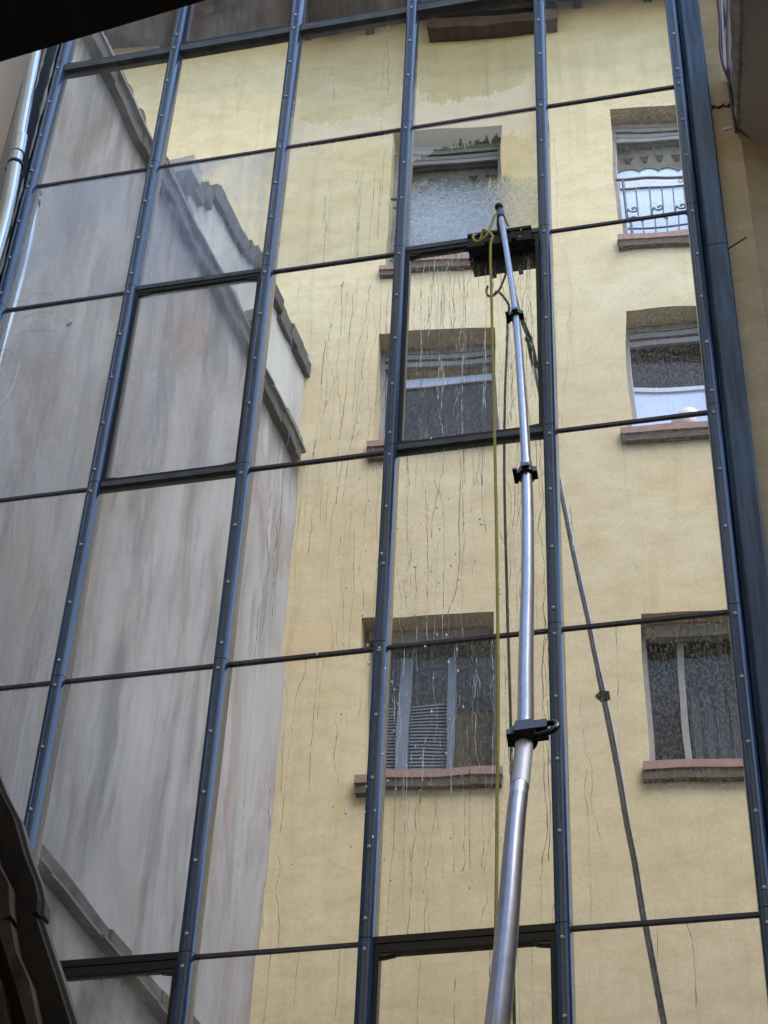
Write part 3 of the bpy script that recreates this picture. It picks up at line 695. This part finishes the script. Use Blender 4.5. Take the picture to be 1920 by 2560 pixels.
# peeling edge of the slab
b = MB(); prev = None
for k in range(60):
    t_ = k / 59; x = 3.379 + .121 * t_ * .85; y = 0 - 1.1 * t_ * .85
    w_ = .004 + .06 * t_ + .010 * noise.noise((t_ * 14, 3, 1)); lo = 8.573 - .003
    cur = (b.bm.verts.new((x - .003 - w_ * .9, y, lo + .05)), b.bm.verts.new((x - .002, y, lo - .006 + .006 * noise.noise((t_ * 22, 1, 2)))), b.bm.verts.new((x + .010 + .016 * abs(noise.noise((t_ * 18, 1, 7))), y, lo - .001)))
    if prev: b.bm.faces.new((prev[0], prev[1], cur[1], cur[0])); b.bm.faces.new((prev[1], prev[2], cur[2], cur[1]))
    prev = cur
b.build('peeling_edge', M['peeled'], SF, 60, recalc=False)
# cables and a short iron rod
for nm, ps, rr, mt_, lb in (
    ('electric_cable', [(3.372, -.05, 9.7), (3.366, -.05, 9.293), (3.352, -.06, 9.10), (3.356, -.06, 8.95), (3.368, -.05, 8.86), (3.372, -.04, 8.6), (3.374, -.03, 8.50)], .0065, 'red_cable', 'dark red cable looping beside the top of the yellow pilaster'),
    ('electric_cable', [(3.44, -.05, 9.7), (3.41, -.05, 9.40), (3.385, -.05, 9.1), (3.372, -.05, 8.84), (3.370, -.03, 8.7)], .006, 'red_cable', 'straight maroon cable running down along the peeling slab edge'),
    ('electric_cable', [(3.40, -.045, 9.75), (3.386, -.045, 9.45), (3.372, -.05, 9.2), (3.362, -.05, 9.0), (3.366, -.05, 8.84)], .0055, 'grey_cable', 'pale grey cable hanging between the two red cables'),
    ('electric_cable', [(3.378, -.04, 9.75), (3.392, -.04, 9.35), (3.362, -.045, 9.2), (3.360, -.045, 9.0), (3.375, -.04, 8.80), (3.377, -.03, 8.62)], .0065, 'black_cable', 'black cable tangled with the red cables at top right')):
    b = MB(); b.tube(spline(ps, 8), rr, 8); o = b.build(nm, M[mt_], None, 60); tag(o, lb, 'cable', 'cables beside the pilaster')
b = MB(); b.tube([(3.278, -.02, 7.752), (3.300, -.03, 7.756), (3.357, -.06, 7.762)], .0035, 8)
tag(b.build('iron_rod', M['iron'], None, 60), 'short dark iron rod sticking out over the yellow pilaster', 'rod')

# ------------------------------------------------------------------ near eaves around the photographer
b = MB(); b.prism([(2.20, 3.447), (2.85, 3.592), (2.85, 4.3), (2.20, 4.3)], 'y', -4.28, -4.2)
NE = b.build('eave_board', M['dark_wood']); tag(NE, 'almost black wooden eave board crossing the top left corner', 'eave')
b = MB(); b.prism([(1.2, 3.30), (2.20 - .0, 3.452), (2.20, 4.3), (1.2, 4.3)], 'y', -4.28, -4.2); o = b.build('board', M['dark_wood'], NE)
edge = [(2.300, 2.94), (2.367, 2.828), (2.388, 2.787), (2.412, 2.748), (2.433, 2.698), (2.451, 2.663), (2.459, 2.641), (2.460, 2.625), (2.455, 2.622), (2.461, 2.617), (2.477, 2.582), (2.494, 2.546), (2.514, 2.502), (2.56, 2.40), (2.62, 2.25)]
CN = empty('lean_to_roof', (2.3, -3.75, 2.2)); tag(CN, 'dark rusty lean-to roof edge with a pale metal lip at the bottom left', 'roof')
def relp(ps): return [(x - 2.3, z - 2.2) for x, z in ps]
MB().prism(relp([(1.6, 2.94)] + [(x - .0030, z - .003) for x, z in edge] + [(1.6, 2.25)]), 'y', .02, .05).build('roof_deck', M['rust_dirt'], CN)
b = MB(); e1 = edge[:8]; e2 = edge[8:]
b.prism(relp([(x - .0032, z - .002) for x, z in e1] + e1[::-1]), 'y', .035, .052)
b.build('metal_lip', M['zinc'], CN)
b = MB(); b.prism(relp([(x - .0030, z - .002) for x, z in e2] + e2[::-1]), 'y', .035, .053); b.build('metal_lip', M['zinc'], CN)
for o_, w_, yy in ((.020, .016, .017), (.050, .030, .012)):
    MB().prism(relp([(x - o_ - w_, z - .02) for x, z in edge[1:]] + [(x - o_ - .004 * (i % 2), z - .02) for i, (x, z) in enumerate(edge[1:])][::-1]), 'y', yy - .02, yy).build('plank', M['plank'], CN)

# ------------------------------------------------------------------ telescopic pole with brush, hose
PP = [(2.38, -0.38, 7.777), (2.463, -0.7, 7.111), (2.556, -1.09, 6.346), (2.623, -1.42, 5.701), (2.694, -1.8, 4.964), (2.743, -2.12, 4.402), (2.792, -2.48, 3.845), (2.826, -2.72, 3.499), (2.842, -2.92, 3.203), (2.868, -3.15, 2.9), (2.898, -3.4, 2.623), (2.93, -3.65, 2.376), (2.97, -4.0, 1.7), (3.0, -4.6, .03)]
PL = empty('cleaning_pole', (3.0, -4.6, 0)); tag(PL, 'long silver telescopic cleaning pole with black clamps reaching up to the brush', 'cleaning pole')
def off(ps): return [tuple(Vector(p) - Vector((3.0, -4.6, 0))) for p in ps]
full = spline(PP, 8)
secs = [(0, 16, .0112), (16, 32, .0134), (32, 56, .0150), (56, len(full) - 1, .0152)]
for a, e, rr in secs:
    MB().tube(off(full[max(a - 1, 0):e + 1]), rr, 24).build('pole_section', M['alu'], PL, 50)
# silver sticker sleeve under the third clamp
MB().tube(off(full[57:62]), .0157, 24).build('sticker_sleeve', M['label_silver'], PL, 50)
MB().tube(off(full[62:-1]), .0155, 24, False).build('lower_pole_skin', simple('plum_grey_aluminium', (0.44, 0.42, 0.45), 0.24, 1.0, var=.3, vs=(30, 30, 3)), PL, 50)  # bare pole metal; plum-grey tint stands in for dark reflections on its sides
def clamp(i, r0, big=False):
    p = Vector(full[i]); d_ = (Vector(full[i + 1]) - Vector(full[i - 1])).normalized()
    q = Vector((0, 0, -1)).rotation_difference(d_).to_matrix().to_4x4(); mtx = Matrix.Translation(p - Vector((3.0, -4.6, 0))) @ q
    b = MB(); s = .8
    b.tube([mtx @ Vector((0, 0, z)) for z in (-.030 * s, -.026 * s, .018 * s, .024 * s)], [r0 + .003, r0 + .0075, r0 + .0085, r0 + .004], 24)
    b.box(-r0 - .018 * s, -r0 + .004, -.012, .012, -.012, .012, mtx)
    b.bevel(.003, 2, 50)
    cl = b.build('clamp', M['black_plastic'], PL, 45)
    b = MB()
    if big:
        pts = [(r0 - .004, -.006, -.028), (r0 + .020, -.010, -.030), (r0 + .038, -.012, -.018), (r0 + .042, -.012, .004), (r0 + .030, -.010, .020), (r0 + .012, -.006, .018)]
        b.tube([mtx @ v for v in spline(pts, 5)], .0055, 10)
        b.box(-.012, .020, -r0 - .016, -r0 + .004, -.052, -.006, mtx); b.box(r0 - .004, r0 + .024, -.014, .012, -.004, .034, mtx)
        b.tube([mtx @ Vector((-r0 * 1.15, -.004, .03)), mtx @ Vector((-r0 * 1.25, -.006, .0)), mtx @ Vector((-r0 * .5, -r0 * 1.1, -.018))], .006, 8)
    else:
        b.box(r0 - .002, r0 + .013, -.012, .012, -.020, .016, mtx); b.tube([mtx @ Vector((-r0 - .014, -.02, 0)), mtx @ Vector((-r0 - .014, .02, 0))], .006, 10)
        b.box(-.010, .010, -r0 - .014, -r0, -.014, .010, mtx)
    b.build('clamp_lever', M['black_plastic'], cl, 45)
clamp(16, .0134); clamp(32, .0150); clamp(56, .0158, True)
# knuckle at the tip
b = MB(); T = Vector(full[0]); b.ball(off([tuple(T + Vector((-.004, .0, .02)))])[0], .018, (1, 1, 1.1), 20, 14); b.tube(off([tuple(T), tuple(full[1]), tuple(full[2])]), [.014, .016, .0155], 20)
b.tube(off([tuple(T + Vector((0, 0, .02))), (2.352, -.25, 7.84), (2.338, -.12, 7.93)]), [.011, .010, .010], 12)
b.build('knuckle_joint', M['black_plastic'], PL, 50)
# brush: rectangular stock, splayed bristle block, jets
BR = empty('brush_head', (2.325 - 3.0, -.052 + 4.6, 7.960)); BR.parent = PL
def arm(p, q_, r_): return MB().tube([p, q_], r_, 10)
b = MB(); b.box(-.139, .139, -.030, .006, -.040, .045); b.box(-.139, .139, -.036, -.029, .030, .046); b.box(-.139, .139, -.036, -.029, -.042, -.028)
b.bevel(.004, 2); b.build('brush_stock', M['black_plastic'], BR)
b = MB()
for k in range(700):
    x = rnd.uniform(-.135, .135); z = rnd.uniform(-.04, .038); sp = 1.0 + .10 * rnd.random()
    b.tube([(x, .006, z), (x * sp + rnd.gauss(0, .002), (.044 + rnd.uniform(-.004, .003)), z * .92 - .006 * rnd.random())], [.0026, .0018], 4)
b.build('bristles', M['bristle'], BR, recalc=True)
b = MB()
for x, z in ((-.10, .03), (-.10, -.018), (-.035, -.012), (.03, .03), (.095, .02), (.09, -.022)): b.ball((x, -.039, z), .0045, (1, .6, 1), 10, 6)
b.build('brush_screws', M['screw'], BR, 60)
for bx in (.055, -.062): MB().box(bx, bx + .019, -.055, -.037, -.045, .0).bevel(.003, 1).build('bracket', M['black_plastic'], BR)
MB().tube([(.01, -.05, .165), (.02, -.045, .045)], .010, 12).build('swivel_arm', M['black_plastic'], BR)
# hoses
b = MB(); b.tube(spline([(2.372, -.125, 7.975), (2.352, -.15, 8.02), (2.322, -.16, 8.02), (2.300, -.16, 7.945), (2.283, -.16, 7.895), (2.258, -.16, 7.866), (2.236, -.16, 7.866), (2.226, -.16, 7.895), (2.233, -.155, 7.925)], 8), .0055, 10)
hs = b.build('water_hose', M['hose'], None, 60); tag(hs, 'thin yellow water hose looping on the brush and hanging straight down', 'hose')
MB().tube(spline([(2.236, -.16, 7.862), (2.258, -.162, 7.868), (2.276, -.18, 7.908), (2.318, -0.2, 7.835), (2.311, -0.21, 7.774), (2.31, -0.21, 7.673), (2.31, -0.19, 7.522), (2.308, -0.15, 7.231), (2.31, -0.11, 6.735), (2.318, -0.11, 6.128), (2.326, -0.13, 5.483), (2.323, -0.14, 5.073), (2.323, -0.16, 4.648), (2.32, -.3, 2.5), (2.33, -.5, .05)], 8), .0058, 10).build('hanging_length', M['hose'], hs, 60)

# falling drops of water in front of the glass
b = MB()
for k in range(46):
    z = rnd.uniform(4.9, 6.9); x = rnd.gauss(1.92, .13) if rnd.random() < .6 else rnd.uniform(1.8, 2.3)
    b.ball((x, -rnd.uniform(.08, .25), z), rnd.uniform(.0022, .0042), (1, 1, rnd.uniform(1.3, 2.4)), 8, 6)
tag(b.build('falling_drops', M['drop'], None, 80), 'small bright water drops falling in front of the middle panes', 'water drops', kind='stuff')
